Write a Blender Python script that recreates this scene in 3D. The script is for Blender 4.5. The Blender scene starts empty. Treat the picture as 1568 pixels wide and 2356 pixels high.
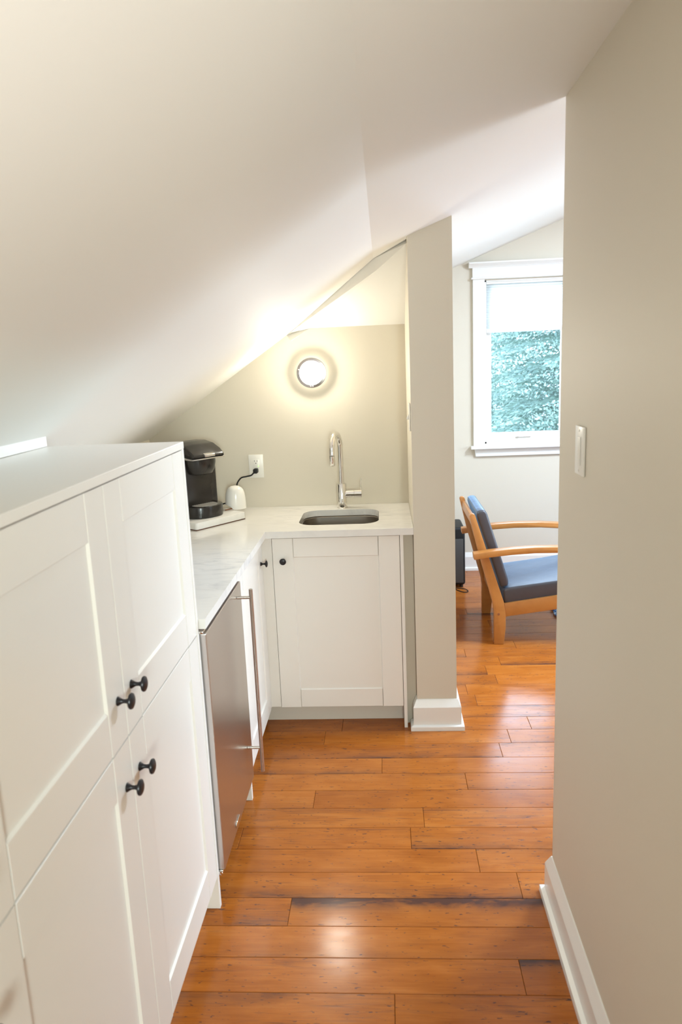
import bpy, bmesh, math, random
from mathutils import Vector, Matrix
from mathutils.noise import noise as pnoise
PI = math.pi
rnd = random.Random(7)
scn = bpy.context.scene
COL = scn.collection

# ------------------------------------------------------------------ camera
YAW, PITCH, ROLL, CAMH, FPX = -.0632, .1993, -.0419, 1.6021, 1690.66
cf = Vector((math.sin(YAW)*math.cos(PITCH), math.cos(YAW)*math.cos(PITCH), -math.sin(PITCH)))
cr = Vector((math.cos(YAW), -math.sin(YAW), 0.0)); cu = cr.cross(cf)
rr = cr*math.cos(ROLL)+cu*math.sin(ROLL); uu = -cr*math.sin(ROLL)+cu*math.cos(ROLL)
cam = bpy.data.cameras.new('camera'); camo = bpy.data.objects.new('camera', cam); COL.objects.link(camo)
m = Matrix((rr, uu, -cf)).transposed().to_4x4(); m.translation = Vector((0, 0, CAMH))
camo.matrix_world = m
cam.sensor_fit = 'VERTICAL'; cam.sensor_height = 24.0; cam.sensor_width = 24.0*1568/2356
cam.lens = FPX/2356*24.0
cam.clip_start = .02; cam.clip_end = 200
cam.dof.use_dof = True; cam.dof.focus_distance = 3.3; cam.dof.aperture_fstop = 3.2
scn.camera = camo

# ------------------------------------------------------------------ world and lights
scn.view_settings.view_transform = 'Standard'; scn.view_settings.look = 'None'
scn.view_settings.gamma = 1.0; scn.view_settings.use_curve_mapping = False
scn.view_settings.exposure = 0.0
w = bpy.data.worlds.new('overcast_sky'); scn.world = w; w.use_nodes = True
wn = w.node_tree; bg = wn.nodes['Background']


def area(name, loc, target, sx, sy, power, color, spread=180):
    l = bpy.data.lights.new(name, 'AREA'); l.shape = 'RECTANGLE'; l.size = sx; l.size_y = sy
    l.energy = power; l.color = color; l.spread = math.radians(spread)
    o = bpy.data.objects.new(name, l); COL.objects.link(o); o.location = loc
    o.rotation_euler = (Vector(target)-Vector(loc)).to_track_quat('-Z', 'Y').to_euler()
    return o
LW = dict(world=(3.1, 4.0, 5.0), side=(0.68, 0.78, 0.94), farw=(1.25, 1.45, 1.9), passage=(2.5, 2.9, 2.85), ceiling=(0.12, 0.12, 0.118), living=(2.45, 3.0, 3.75), sconce=(2.7, 2.6, 2.25))
def lit(key, power):
    c = LW[key]; mx = max(c); return power*mx, tuple(v/mx for v in c)
_p, _c = lit('world', 1.0); bg.inputs[0].default_value = (*_c, 1); bg.inputs[1].default_value = _p
# daylight entering the living room through the side window in the right wall (out of frame)
_p, _c = lit('side', 100); area('side_window_daylight', (3.62, 3.1, 1.65), (1.2, 3.1, .2), 1.5, 1.3, _p, _c)
# daylight entering by the far window
_p, _c = lit('farw', 10); area('far_window_daylight', (1.04, 5.76, 1.56), (1.04, 3.0, 1.0), .54, 1.05, _p, _c)
# light reaching the passage from the room behind the camera
_p, _c = lit('passage', 10); area('passage_light', (.60, -2.3, 1.60), (-.35, 1.2, 1.5), .5, .8, _p*2.5, _c, 150)
# light bounced up to the slope behind the camera
_p, _c = lit('ceiling', 10); area('uplight', (.10, -.05, 1.15), (-.12, .42, 2.0), .3, .3, _p*2, _c, 110)
# fill light added above the living room, out of frame to the right
_p, _c = lit('living', 50); area('living_room_fill', (2.1, 3.6, 2.75), (2.1, 3.6, 0), .8, .8, _p, _c)

# ------------------------------------------------------------------ materials
def mat(name, col, rough=.5, metal=0.0, spec=.5, coat=0.0, bump=None, var=None):
    m = bpy.data.materials.new(name); m.use_nodes = True; nt = m.node_tree
    b = nt.nodes['Principled BSDF']
    b.inputs['Base Color'].default_value = (*col, 1); b.inputs['Roughness'].default_value = rough
    b.inputs['Metallic'].default_value = metal; b.inputs['Specular IOR Level'].default_value = spec
    b.inputs['Coat Weight'].default_value = coat
    tc = nt.nodes.new('ShaderNodeTexCoord')
    if var:                       # (scale, strength): slight procedural colour variation
        n = nt.nodes.new('ShaderNodeTexNoise'); n.inputs['Scale'].default_value = var[0]; n.inputs['Detail'].default_value = 3
        mx = nt.nodes.new('ShaderNodeMix'); mx.data_type = 'RGBA'
        mx.inputs[6].default_value = (*[c*(1-var[1]) for c in col], 1); mx.inputs[7].default_value = (*[min(1, c*(1+var[1])) for c in col], 1)
        nt.links.new(tc.outputs['Object'], n.inputs['Vector']); nt.links.new(n.outputs['Fac'], mx.inputs[0])
        nt.links.new(mx.outputs[2], b.inputs['Base Color'])
    if bump:                      # (scale, strength)
        n = nt.nodes.new('ShaderNodeTexNoise'); n.inputs['Scale'].default_value = bump[0]; n.inputs['Detail'].default_value = 4
        bp = nt.nodes.new('ShaderNodeBump'); bp.inputs['Strength'].default_value = bump[1]; bp.inputs['Distance'].default_value = .002
        nt.links.new(tc.outputs['Object'], n.inputs['Vector']); nt.links.new(n.outputs['Fac'], bp.inputs['Height'])
        nt.links.new(bp.outputs['Normal'], b.inputs['Normal'])
    return m
M = {}
M['wall'] = mat('beige_wall_paint', (.69, .63, .515), .55, bump=(180, .06), var=(2, .01))
M['ceil'] = mat('white_ceiling_paint', (.83, .80, .74), .7, bump=(150, .06), var=(2, .01))
M['trim'] = mat('white_trim_paint', (.84, .82, .77), .28, var=(3, .01))
M['cab'] = mat('white_cabinet_lacquer', (.84, .80, .73), .3, var=(3, .008))
M['cabside'] = mat('white_cabinet_board', (.80, .75, .66), .4, var=(3, .01))
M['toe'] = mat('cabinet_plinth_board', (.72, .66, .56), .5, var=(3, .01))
M['black'] = mat('black_knob_metal', (.018, .016, .018), .35, .3, var=(30, .1))
M['blackplastic'] = mat('black_gloss_plastic', (.020, .017, .015), .22, var=(20, .1))
M['blackmatte'] = mat('black_matte_plastic', (.010, .010, .010), .5, spec=.3, var=(20, .1))
M['silver'] = mat('silver_plastic', (.62, .60, .57), .25, .8, var=(20, .05))
M['chrome'] = mat('chrome', (.82, .80, .77), .07, 1.0, var=(8, .02))
M['rim'] = mat('brushed_lamp_rim', (.50, .46, .44), .16, 1.0, var=(12, .04))
M['white'] = mat('glossy_white_plastic', (.85, .82, .76), .2, var=(4, .01))
M['plate'] = mat('white_wall_plate', (.86, .83, .76), .3, var=(4, .01))
M['slot'] = mat('dark_socket_slot', (.05, .045, .04), .6, var=(9, .1))
M['stickwood'] = mat('brown_stick_wood', (.28, .10, .035), .5, var=(30, .2))
M['felt'] = mat('brown_felt_base', (.16, .08, .05), .9, var=(40, .2))
M['gap'] = mat('dark_gap', (.05, .04, .035), .8, var=(9, .1))
M['bark'] = mat('spruce_bark', (.30, .27, .26), .9, bump=(20, .8), var=(6, .3))
M['grass'] = mat('grass_ground', (.16, .22, .09), .9, var=(1.5, .3))
M['siding'] = mat('fridge_grey_side', (.36, .34, .31), .45, var=(5, .05))
M['gasket'] = mat('grey_gasket', (.30, .29, .27), .5, var=(5, .05))

M['steel'] = mat('brushed_stainless_steel', (.60, .57, .54), .30, 1.0, var=(1.5, .02))
M['sinksteel'] = mat('satin_sink_steel', (.70, .64, .57), .36, 1.0, var=(4, .03))
M['barsteel'] = mat('satin_steel_bar', (.55, .51, .47), .28, 1.0, var=(5, .03))

def marble():
    m = mat('pale_marbled_quartz', (.80, .77, .71), .12); nt = m.node_tree; b = nt.nodes['Principled BSDF']; L = nt.links.new
    tc = nt.nodes.new('ShaderNodeTexCoord'); mp = nt.nodes.new('ShaderNodeMapping')
    mp.inputs['Rotation'].default_value = (0, 0, .25); mp.inputs['Scale'].default_value = (1, 3.2, 1)
    n = nt.nodes.new('ShaderNodeTexNoise'); n.inputs['Scale'].default_value = 7; n.inputs['Detail'].default_value = 9
    n.inputs['Roughness'].default_value = .62; n.inputs['Distortion'].default_value = 1.2
    r = nt.nodes.new('ShaderNodeValToRGB'); e = r.color_ramp.elements
    e[0].position = .33; e[0].color = (.60, .585, .57, 1); e[1].position = .52; e[1].color = (.80, .775, .73, 1)
    x = e.new(.43); x.color = (.72, .70, .67, 1); y = e.new(.75); y.color = (.84, .82, .78, 1)
    n2 = nt.nodes.new('ShaderNodeTexNoise'); n2.inputs['Scale'].default_value = 1.6
    r2 = nt.nodes.new('ShaderNodeMapRange'); r2.inputs['From Min'].default_value = .4; r2.inputs['From Max'].default_value = .62
    mx = nt.nodes.new('ShaderNodeMix'); mx.data_type = 'RGBA'; mx.inputs[6].default_value = (.81, .785, .735, 1)
    L(tc.outputs['Object'], mp.inputs[0]); L(mp.outputs[0], n.inputs['Vector']); L(n.outputs['Fac'], r.inputs[0])
    L(tc.outputs['Object'], n2.inputs['Vector']); L(n2.outputs['Fac'], r2.inputs['Value']); L(r2.outputs[0], mx.inputs[0])
    L(r.outputs[0], mx.inputs[7]); L(mx.outputs[2], b.inputs['Base Color'])
    return m
M['marble'] = marble()

def floor_mat():
    m = mat('hand_scraped_maple_boards', (.45, .16, .05), .16, spec=.26); nt = m.node_tree; b = nt.nodes['Principled BSDF']; L = nt.links.new
    N = nt.nodes.new
    def math_(op, a, bb=None, clamp=False):
        n = N('ShaderNodeMath'); n.operation = op; n.use_clamp = clamp
        for i, v in enumerate((a, bb)):
            if v is None: continue
            if hasattr(v, 'links') or hasattr(v, 'is_linked'): L(v, n.inputs[i])
            else: n.inputs[i].default_value = v
        return n.outputs[0]
    def attr(nm):
        a = N('ShaderNodeAttribute'); a.attribute_name = nm; return a.outputs['Fac']
    tone, seed, hi, lo = attr('tone'), attr('seed'), attr('hi'), attr('lo')
    uv = N('ShaderNodeUVMap'); uv.uv_map = 'UVMap'; sep = N('ShaderNodeSeparateXYZ'); L(uv.outputs[0], sep.inputs[0])
    px, pv = sep.outputs[0], sep.outputs[1]
    def vec(sx, sy, off):
        c = N('ShaderNodeCombineXYZ'); L(math_('MULTIPLY', px, sx), c.inputs[0]); L(math_('MULTIPLY', pv, sy), c.inputs[1])
        L(math_('MULTIPLY', seed, off), c.inputs[2]); return c.outputs[0]
    def noise(v, sc, det, dist=0, rough=.5):
        n = N('ShaderNodeTexNoise'); n.inputs['Scale'].default_value = sc; n.inputs['Detail'].default_value = det
        n.inputs['Distortion'].default_value = dist; n.inputs['Roughness'].default_value = rough; L(v, n.inputs['Vector']); return n.outputs['Fac']
    def rng(v, a, b2, c=0, d=1):
        r = N('ShaderNodeMapRange'); r.inputs['From Min'].default_value = a; r.inputs['From Max'].default_value = b2
        r.inputs['To Min'].default_value = c; r.inputs['To Max'].default_value = d; L(v, r.inputs['Value']); return r.outputs[0]
    grain = noise(vec(1.5, 3.2, 13), 4, 8, .8, .6)
    fine = noise(vec(6, 30, 17), 5, 4)
    blotch = noise(vec(2.2, .9, 29), 2.6, 3, .6)
    ramp = N('ShaderNodeValToRGB'); e = ramp.color_ramp.elements
    e[0].position = .22; e[0].color = (.26, .066, .009, 1); e[1].position = .80; e[1].color = (.55, .205, .040, 1)
    x = e.new(.5); x.color = (.42, .128, .019, 1)
    t = math_('ADD', math_('MULTIPLY', grain, .35), math_('MULTIPLY', blotch, .45))
    t = math_('ADD', t, math_('MULTIPLY', fine, .12)); t = math_('ADD', t, tone)
    L(t, ramp.inputs[0])
    # smoky stain along board edges
    sn = rng(noise(vec(1.6, .5, 41), 2.2, 5, .5, .6), .42, .62)
    e_hi = math_('MULTIPLY', math_('POWER', pv, 3.5), hi)
    e_lo = math_('MULTIPLY', math_('POWER', math_('SUBTRACT', 1.0, pv), 3.5), lo)
    smoke = math_('MULTIPLY', math_('ADD', e_hi, e_lo), math_('ADD', math_('MULTIPLY', sn, 1.3), .35), True)
    wisps = math_('MULTIPLY', rng(noise(vec(1.3, 2.6, 53), 3.2, 6, 1.6, .65), .52, .70), .62)
    wisps = math_('MULTIPLY', wisps, rng(noise(vec(.7, .4, 61), 1.7, 2), .40, .58))
    specks = rng(noise(vec(13, 5, 71), 3.3, 2), .665, .70)
    specks = math_('MULTIPLY', specks, .75)
    dark = math_('ADD', math_('ADD', smoke, wisps), specks, True)
    mx = N('ShaderNodeMix'); mx.data_type = 'RGBA'; L(math_('MULTIPLY', dark, .88), mx.inputs[0]); L(ramp.outputs[0], mx.inputs[6])
    mx.inputs[7].default_value = (.042, .026, .028, 1); L(mx.outputs[2], b.inputs['Base Color'])
    L(rng(blotch, .3, .7, .14, .22), b.inputs['Roughness'])
    bp = N('ShaderNodeBump'); bp.inputs['Strength'].default_value = .16; bp.inputs['Distance'].default_value = .0012
    L(math_('SUBTRACT', blotch, math_('MULTIPLY', dark, .4)), bp.inputs['Height']); L(bp.outputs[0], b.inputs['Normal'])
    return m
M['floor'] = floor_mat()

def wood(name, c0, c1, rough=.35):
    m = mat(name, c0, rough); nt = m.node_tree; b = nt.nodes['Principled BSDF']; L = nt.links.new
    tc = nt.nodes.new('ShaderNodeTexCoord'); mp = nt.nodes.new('ShaderNodeMapping'); mp.inputs['Scale'].default_value = (5, 30, 8)
    n = nt.nodes.new('ShaderNodeTexNoise'); n.inputs['Scale'].default_value = 2; n.inputs['Detail'].default_value = 5; n.inputs['Distortion'].default_value = .8
    mx = nt.nodes.new('ShaderNodeMix'); mx.data_type = 'RGBA'; mx.inputs[6].default_value = (*c0, 1); mx.inputs[7].default_value = (*c1, 1)
    L(tc.outputs['Object'], mp.inputs[0]); L(mp.outputs[0], n.inputs['Vector']); L(n.outputs['Fac'], mx.inputs[0]); L(mx.outputs[2], b.inputs['Base Color'])
    return m
M['chairwood'] = wood('honey_stained_chair_wood', (.38, .145, .032), (.56, .24, .06))

def fabric():
    m = mat('dark_slate_cushion_fabric', (.050, .048, .056), .42, spec=.8); nt = m.node_tree; b = nt.nodes['Principled BSDF']; L = nt.links.new
    b.inputs['Sheen Weight'].default_value = 1.0; b.inputs['Sheen Roughness'].default_value = .35; b.inputs['Sheen Tint'].default_value = (.35, .62, 1.0, 1)  # blue sheen tint paints the window's bluish reflection into the cloth
    tc = nt.nodes.new('ShaderNodeTexCoord'); n = nt.nodes.new('ShaderNodeTexNoise'); n.inputs['Scale'].default_value = 9; n.inputs['Detail'].default_value = 6
    bp = nt.nodes.new('ShaderNodeBump'); bp.inputs['Strength'].default_value = .35; bp.inputs['Distance'].default_value = .01
    L(tc.outputs['Object'], n.inputs['Vector']); L(n.outputs['Fac'], bp.inputs['Height']); L(bp.outputs[0], b.inputs['Normal'])
    return m
M['cushion'] = fabric()

def emit(name, col, s):
    m = mat(name, col, .4); b = m.node_tree.nodes['Principled BSDF']
    b.inputs['Emission Color'].default_value = (*col, 1); b.inputs['Emission Strength'].default_value = s
    return m
_p, _c = lit('sconce', 50)
M['lampglow'] = emit('lit_opal_glass', _c, _p); M['lampbase'] = emit('faintly_lit_opal_base', _c, _p*.045)
M['led'] = emit('green_indicator_led', (.35, 1.0, .15), 2.0)

def glass():
    m = bpy.data.materials.new('clear_window_glass'); m.use_nodes = True; nt = m.node_tree; nt.nodes.clear(); L = nt.links.new
    o = nt.nodes.new('ShaderNodeOutputMaterial'); t = nt.nodes.new('ShaderNodeBsdfTransparent'); g = nt.nodes.new('ShaderNodeBsdfGlossy')
    t.inputs[0].default_value = (.93, .98, .98, 1); g.inputs['Roughness'].default_value = .02
    f = nt.nodes.new('ShaderNodeFresnel'); f.inputs[0].default_value = 1.45; x = nt.nodes.new('ShaderNodeMixShader')
    L(f.outputs[0], x.inputs[0]); L(t.outputs[0], x.inputs[1]); L(g.outputs[0], x.inputs[2]); L(x.outputs[0], o.inputs[0])
    return m
M['glass'] = glass()
def blind():
    m = bpy.data.materials.new('translucent_blind_fabric'); m.use_nodes = True; nt = m.node_tree; nt.nodes.clear(); L = nt.links.new
    o = nt.nodes.new('ShaderNodeOutputMaterial'); t = nt.nodes.new('ShaderNodeBsdfTranslucent'); d = nt.nodes.new('ShaderNodeBsdfDiffuse')
    t.inputs[0].default_value = (.85, .88, .88, 1); d.inputs[0].default_value = (.86, .87, .86, 1)
    x = nt.nodes.new('ShaderNodeMixShader'); x.inputs[0].default_value = .72
    n = nt.nodes.new('ShaderNodeTexNoise'); n.inputs['Scale'].default_value = 300; bp = nt.nodes.new('ShaderNodeBump'); bp.inputs['Strength'].default_value = .05
    L(n.outputs['Fac'], bp.inputs['Height']); L(bp.outputs[0], d.inputs['Normal'])
    L(d.outputs[0], x.inputs[1]); L(t.outputs[0], x.inputs[2]); L(x.outputs[0], o.inputs[0])
    return m
M['blind'] = blind()
def needles():
    m = mat('spruce_needles', (.15, .26, .17), .6); nt = m.node_tree; b = nt.nodes['Principled BSDF']; L = nt.links.new
    tc = nt.nodes.new('ShaderNodeTexCoord'); n = nt.nodes.new('ShaderNodeTexNoise'); n.inputs['Scale'].default_value = 2.5; n.inputs['Detail'].default_value = 5
    r = nt.nodes.new('ShaderNodeValToRGB'); r.color_ramp.elements[0].position = .35; r.color_ramp.elements[0].color = (.26, .36, .34, 1)
    r.color_ramp.elements[1].position = .65; r.color_ramp.elements[1].color = (.52, .66, .58, 1)
    L(tc.outputs['Object'], n.inputs['Vector']); L(n.outputs['Fac'], r.inputs[0]); L(r.outputs[0], b.inputs['Base Color'])
    return m
M['needles'] = needles()
def rugm():
    m = mat('blue_flecked_rug_pile', (.2, .35, .6), .9); nt = m.node_tree; b = nt.nodes['Principled BSDF']; L = nt.links.new
    tc = nt.nodes.new('ShaderNodeTexCoord'); n = nt.nodes.new('ShaderNodeTexNoise'); n.inputs['Scale'].default_value = 45; n.inputs['Detail'].default_value = 2
    r = nt.nodes.new('ShaderNodeValToRGB'); r.color_ramp.interpolation = 'CONSTANT'
    r.color_ramp.elements[0].position = 0; r.color_ramp.elements[0].color = (.06, .13, .30, 1)
    r.color_ramp.elements[1].position = .47; r.color_ramp.elements[1].color = (.20, .40, .70, 1)
    q = r.color_ramp.elements.new(.56); q.color = (.62, .78, .90, 1)
    L(tc.outputs['Object'], n.inputs['Vector']); L(n.outputs['Fac'], r.inputs[0]); L(r.outputs[0], b.inputs['Base Color'])
    return m
M['rug'] = rugm()

# ------------------------------------------------------------------ helpers
WL = {}                                   # world location of the empty a part hangs on (None rotation)
def thing(name, label, cat, loc=(0, 0, 0), rotz=0.0, group=None, kind=None):
    o = bpy.data.objects.new(name, None); o.empty_display_size = .05; COL.objects.link(o)
    o.location = loc; o.rotation_euler = (0, 0, rotz)
    tag(o, label, cat, group, kind); WL[o.name] = Vector((0, 0, 0)) if rotz else Vector(loc)
    return o
def tag(o, label=None, cat=None, group=None, kind=None):
    if label: o['label'] = label
    if cat: o['category'] = cat
    if group: o['group'] = group
    if kind: o['kind'] = kind
    return o
def obj(name, bm, material, parent=None, smooth=False, kind=None, label=None):
    """parts: bm in world coordinates (or in the thing's own frame when it is rotated)"""
    me = bpy.data.meshes.new(name)
    if parent is not None:
        bmesh.ops.translate(bm, verts=bm.verts, vec=-WL[parent.name])
    else:
        xs = [v.co for v in bm.verts]
        base = Vector(((min(v.x for v in xs)+max(v.x for v in xs))/2, (min(v.y for v in xs)+max(v.y for v in xs))/2, min(v.z for v in xs)))
        bmesh.ops.translate(bm, verts=bm.verts, vec=-base)
    bmesh.ops.recalc_face_normals(bm, faces=bm.faces)
    bm.to_mesh(me); bm.free(); me.materials.append(material)
    o = bpy.data.objects.new(name, me); COL.objects.link(o)
    if parent is not None: o.parent = parent; WL[o.name] = WL[parent.name].copy()
    else: o.location = base; WL[o.name] = base
    if smooth:
        for p in me.polygons: p.use_smooth = True
        try: me.set_sharp_from_angle(angle=math.radians(35))
        except Exception: pass
    if kind: o['kind'] = kind
    if label: o['label'] = label
    return o
def struct(name, bm, material, parent=None, smooth=False):
    o = obj(name, bm, material, parent, smooth)
    if parent is None: o['kind'] = 'structure'
    return o
def NB(): return bmesh.new()
def box(bm, x0, x1, y0, y1, z0, z1, bev=0.0, seg=2, mtx=None):
    b = bmesh.new()
    vs = [b.verts.new((x, y, z)) for x in (x0, x1) for y in (y0, y1) for z in (z0, z1)]
    for f in ((0, 1, 3, 2), (4, 6, 7, 5), (0, 4, 5, 1), (2, 3, 7, 6), (0, 2, 6, 4), (1, 5, 7, 3)): b.faces.new([vs[i] for i in f])
    if bev: bmesh.ops.bevel(b, geom=list(b.edges), offset=bev, segments=seg, affect='EDGES', profile=.5)
    merge(bm, b, mtx)
def merge(bm, b, mtx=None):
    if mtx is not None: bmesh.ops.transform(b, matrix=mtx, verts=b.verts)
    me = bpy.data.meshes.new('tmp'); b.to_mesh(me); b.free(); bm.from_mesh(me); bpy.data.meshes.remove(me)
def prism(bm, pts, fn, t0, t1, bev=0.0, seg=2):
    """pts: 2D outline; fn(a,b,t)->xyz"""
    b = bmesh.new(); n = len(pts)
    A = [b.verts.new(fn(p[0], p[1], t0)) for p in pts]; B = [b.verts.new(fn(p[0], p[1], t1)) for p in pts]
    b.faces.new(A); b.faces.new(B[::-1])
    for i in range(n): b.faces.new((A[i], B[i], B[(i+1) % n], A[(i+1) % n]))
    bmesh.ops.recalc_face_normals(b, faces=b.faces)
    if bev: bmesh.ops.bevel(b, geom=list(b.edges), offset=bev, segments=seg, affect='EDGES', profile=.5)
    merge(bm, b)
def frame_at(p, d, up=None):
    d = Vector(d).normalized(); a = Vector(up) if up else (Vector((0, 0, 1)) if abs(d.z) < .9 else Vector((1, 0, 0)))
    x = a.cross(d).normalized(); y = d.cross(x)
    M4 = Matrix((x, y, d)).transposed().to_4x4(); M4.translation = Vector(p); return M4
def lathe(bm, prof, p, d, n=32, ysc=1.0):
    """prof: (radius, height along d)"""
    b = bmesh.new(); rings = []
    for r, h in prof:
        if r < 1e-6: rings.append([b.verts.new((0, 0, h))])
        else: rings.append([b.verts.new((r*math.cos(2*PI*i/n), ysc*r*math.sin(2*PI*i/n), h)) for i in range(n)])
    for A, B in zip(rings, rings[1:]):
        for i in range(n):
            j = (i+1) % n
            if len(A) == 1 and len(B) == 1: continue
            if len(A) == 1: b.faces.new((A[0], B[j], B[i]))
            elif len(B) == 1: b.faces.new((A[i], A[j], B[0]))
            else: b.faces.new((A[i], A[j], B[j], B[i]))
    merge(bm, b, frame_at(p, d))
def cyl(bm, p0, p1, r, n=24, bev=.0006):
    p0, p1 = Vector(p0), Vector(p1); L = (p1-p0).length
    lathe(bm, [(0, 0), (r-bev, 0), (r, bev), (r, L-bev), (r-bev, L), (0, L)], p0, p1-p0, n)
def tube(bm, pts, r, n=12, flat=1.0, closed=False):
    pts = [Vector(p) for p in pts]; b = bmesh.new(); rings = []; prev = None
    for i, p in enumerate(pts):
        t = (pts[min(i+1, len(pts)-1)]-pts[max(i-1, 0)]).normalized()
        a = prev if prev else (Vector((0, 0, 1)) if abs(t.z) < .9 else Vector((0, 1, 0)))
        x = (a-t*a.dot(t)).normalized(); prev = x; y = t.cross(x)
        rr_ = r[i] if isinstance(r, (list, tuple)) else r
        rings.append([b.verts.new(p+x*rr_*flat*math.cos(2*PI*k/n)+y*rr_*math.sin(2*PI*k/n)) for k in range(n)])
    for A, B in zip(rings, rings[1:]):
        for i in range(n): b.faces.new((A[i], A[(i+1) % n], B[(i+1) % n], B[i]))
    b.faces.new(rings[0][::-1]); b.faces.new(rings[-1])
    merge(bm, b)
def spline(pts, k=8):
    P = [Vector(p) for p in pts]; out = []
    for i in range(len(P)-1):
        a, b_, c, d = P[max(i-1, 0)], P[i], P[i+1], P[min(i+2, len(P)-1)]
        for j in range(k):
            t = j/k; out.append(.5*((2*b_)+(c-a)*t+(2*a-5*b_+4*c-d)*t*t+(3*b_-a-3*c+d)*t**3))
    out.append(P[-1]); return out
def slab(outline, holes, fn, t0, t1):
    """plate with holes: 2D tessellation, extruded between t0 and t1 through fn(a,b,t)"""
    from mathutils.geometry import tessellate_polygon
    loops = [outline]+holes; flat = [p for l in loops for p in l]
    tris = tessellate_polygon([[Vector((p[0], p[1], 0)) for p in l] for l in loops])
    bm = NB(); A = [bm.verts.new(fn(p[0], p[1], t0)) for p in flat]; B = [bm.verts.new(fn(p[0], p[1], t1)) for p in flat]
    for t in tris: bm.faces.new([A[i] for i in t]); bm.faces.new([B[i] for i in reversed(t)])
    k = 0
    for l in loops:
        n = len(l)
        for i in range(n):
            j = (i+1) % n; bm.faces.new((A[k+i], A[k+j], B[k+j], B[k+i]))
        k += n
    return bm
def rrect(x0, x1, y0, y1, r, n=8):
    out = []
    for cx, cy, a0 in ((x1-r, y1-r, 0), (x0+r, y1-r, PI/2), (x0+r, y0+r, PI), (x1-r, y0+r, 3*PI/2)):
        for i in range(n+1):
            a = a0+PI/2*i/n; out.append((cx+r*math.cos(a), cy+r*math.sin(a)))
    return out

# ------------------------------------------------------------------ dimensions read from the photograph
XC, YC, ZT, ZM, ZDB = -.538, 1.930, 1.4154, .8756, .1096
DW = .564
XK = -1.16                  # knee wall behind the cabinets
YB = 3.577                  # nook back wall
XP0, XP1, YP = .1105, .2836, 3.025
XR, YE = .462, 1.970
YW = 5.5246
YBK = -3.6; YRN = -1.0; XE = 3.40; YFR = .30
A2C, A2S, XCR = 2.0363, .3819, -.026
def zA2(x): return A2C+A2S*x
ZCR = zA2(XCR)
A1S = .665
def zA(x): return zA2(x) if x >= XCR else ZCR+(x-XCR)*A1S
ZC, CT = .915, .029

# ------------------------------------------------------------------ floor
def build_floor():
    bm = NB(); uvl = bm.loops.layers.uv.new('UVMap')
    att = {k: bm.faces.layers.float.new(k) for k in ('tone', 'seed', 'hi', 'lo')}
    P = .1155; y00 = 1.964
    known = {-4: [(-.016)], -3: [.321], -1: [-.325, 1.4], 0: [.376], 1: [.263], 2: [-.54, .05], 3: [.10], 4: [-.303], 5: [.277], 6: [-.049], 7: [.445], 8: [-.299], -2: [-.95, .95]}
    dark = {(-1, 1): (1.7, .10), (0, 0): (0, .62), (1, 1): (.7, 0), (-2, 1): (.0, .2), (-2, 0): (.45, .2), (-3, 1): (.8, 0), (6, 0): (.15, .45), (7, 0): (.0, .5), (-4, 0): (.5, .0), (-1, 0): (0, .35)}
    rk0 = math.floor((YBK-y00)/P); rk1 = math.ceil((YW+.1-y00)/P)
    for k in range(rk0, rk1):
        y0 = y00+k*P; y1 = y0+P
        ends = list(known.get(k, []))
        cuts = sorted(ends)
        a = cuts[0] if cuts else rnd.uniform(-.6, .6); x = a
        left = []
        while x > -1.25: x -= rnd.uniform(.75, 1.5); left.append(x)
        x = cuts[-1] if cuts else a; right = []
        while x < XE+.1: x += rnd.uniform(.7, 1.5); right.append(x)
        xs = sorted(left+(cuts if cuts else [a])+right); ref = xs.index(cuts[-1]) if cuts else -1
        for i in range(len(xs)-1):
            x0, x1 = max(xs[i], -1.3), min(xs[i+1], XE+.15)
            if x1-x0 < .01: continue
            g, ch, zt = .0005, .0011, 0.0
            prof = []
            o = [bm.verts.new((x0+g, y0+g, -ch)), bm.verts.new((x1-g, y0+g, -ch)), bm.verts.new((x1-g, y1-g, -ch)), bm.verts.new((x0+g, y1-g, -ch))]
            t = [bm.verts.new((x0+g+ch, y0+g+ch, zt)), bm.verts.new((x1-g-ch, y0+g+ch, zt)), bm.verts.new((x1-g-ch, y1-g-ch, zt)), bm.verts.new((x0+g+ch, y1-g-ch, zt))]
            q = [bm.verts.new((v.co.x, v.co.y, -.006)) for v in o]
            fs = [bm.faces.new(t)]
            for s in range(4):
                fs.append(bm.faces.new((o[s], o[(s+1) % 4], t[(s+1) % 4], t[s]))); fs.append(bm.faces.new((q[s], q[(s+1) % 4], o[(s+1) % 4], o[s])))
            tn = rnd.uniform(-.06, .07); sd = rnd.uniform(0, 40)
            h = rnd.random()**4*.8; l = rnd.random()**4*.8
            if k in known and cuts:
                side = 1 if abs(xs[i]-cuts[0]) < .001 else (0 if abs(xs[i+1]-cuts[0]) < .001 else 2)
                if (k, side) in dark: h, l = dark[(k, side)]
                elif side < 2: h, l = h*.6, l*.6
            for f in fs:
                f[att['tone']] = tn; f[att['seed']] = sd; f[att['hi']] = h; f[att['lo']] = l
                for lp in f.loops: lp[uvl].uv = (lp.vert.co.x+sd*.37, (lp.vert.co.y-y0)/P)
    me = bpy.data.meshes.new('floor'); bmesh.ops.recalc_face_normals(bm, faces=bm.faces); bm.to_mesh(me); bm.free(); me.materials.append(M['floor'])
    o = bpy.data.objects.new('floor', me); COL.objects.link(o); o['kind'] = 'structure'; WL[o.name] = Vector((0, 0, 0))
    b = NB(); box(b, -1.35, XE+.2, YBK-.1, YW+.12, -.12, -.005); s = obj('subfloor', b, M['gap'], o)
build_floor()

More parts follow.
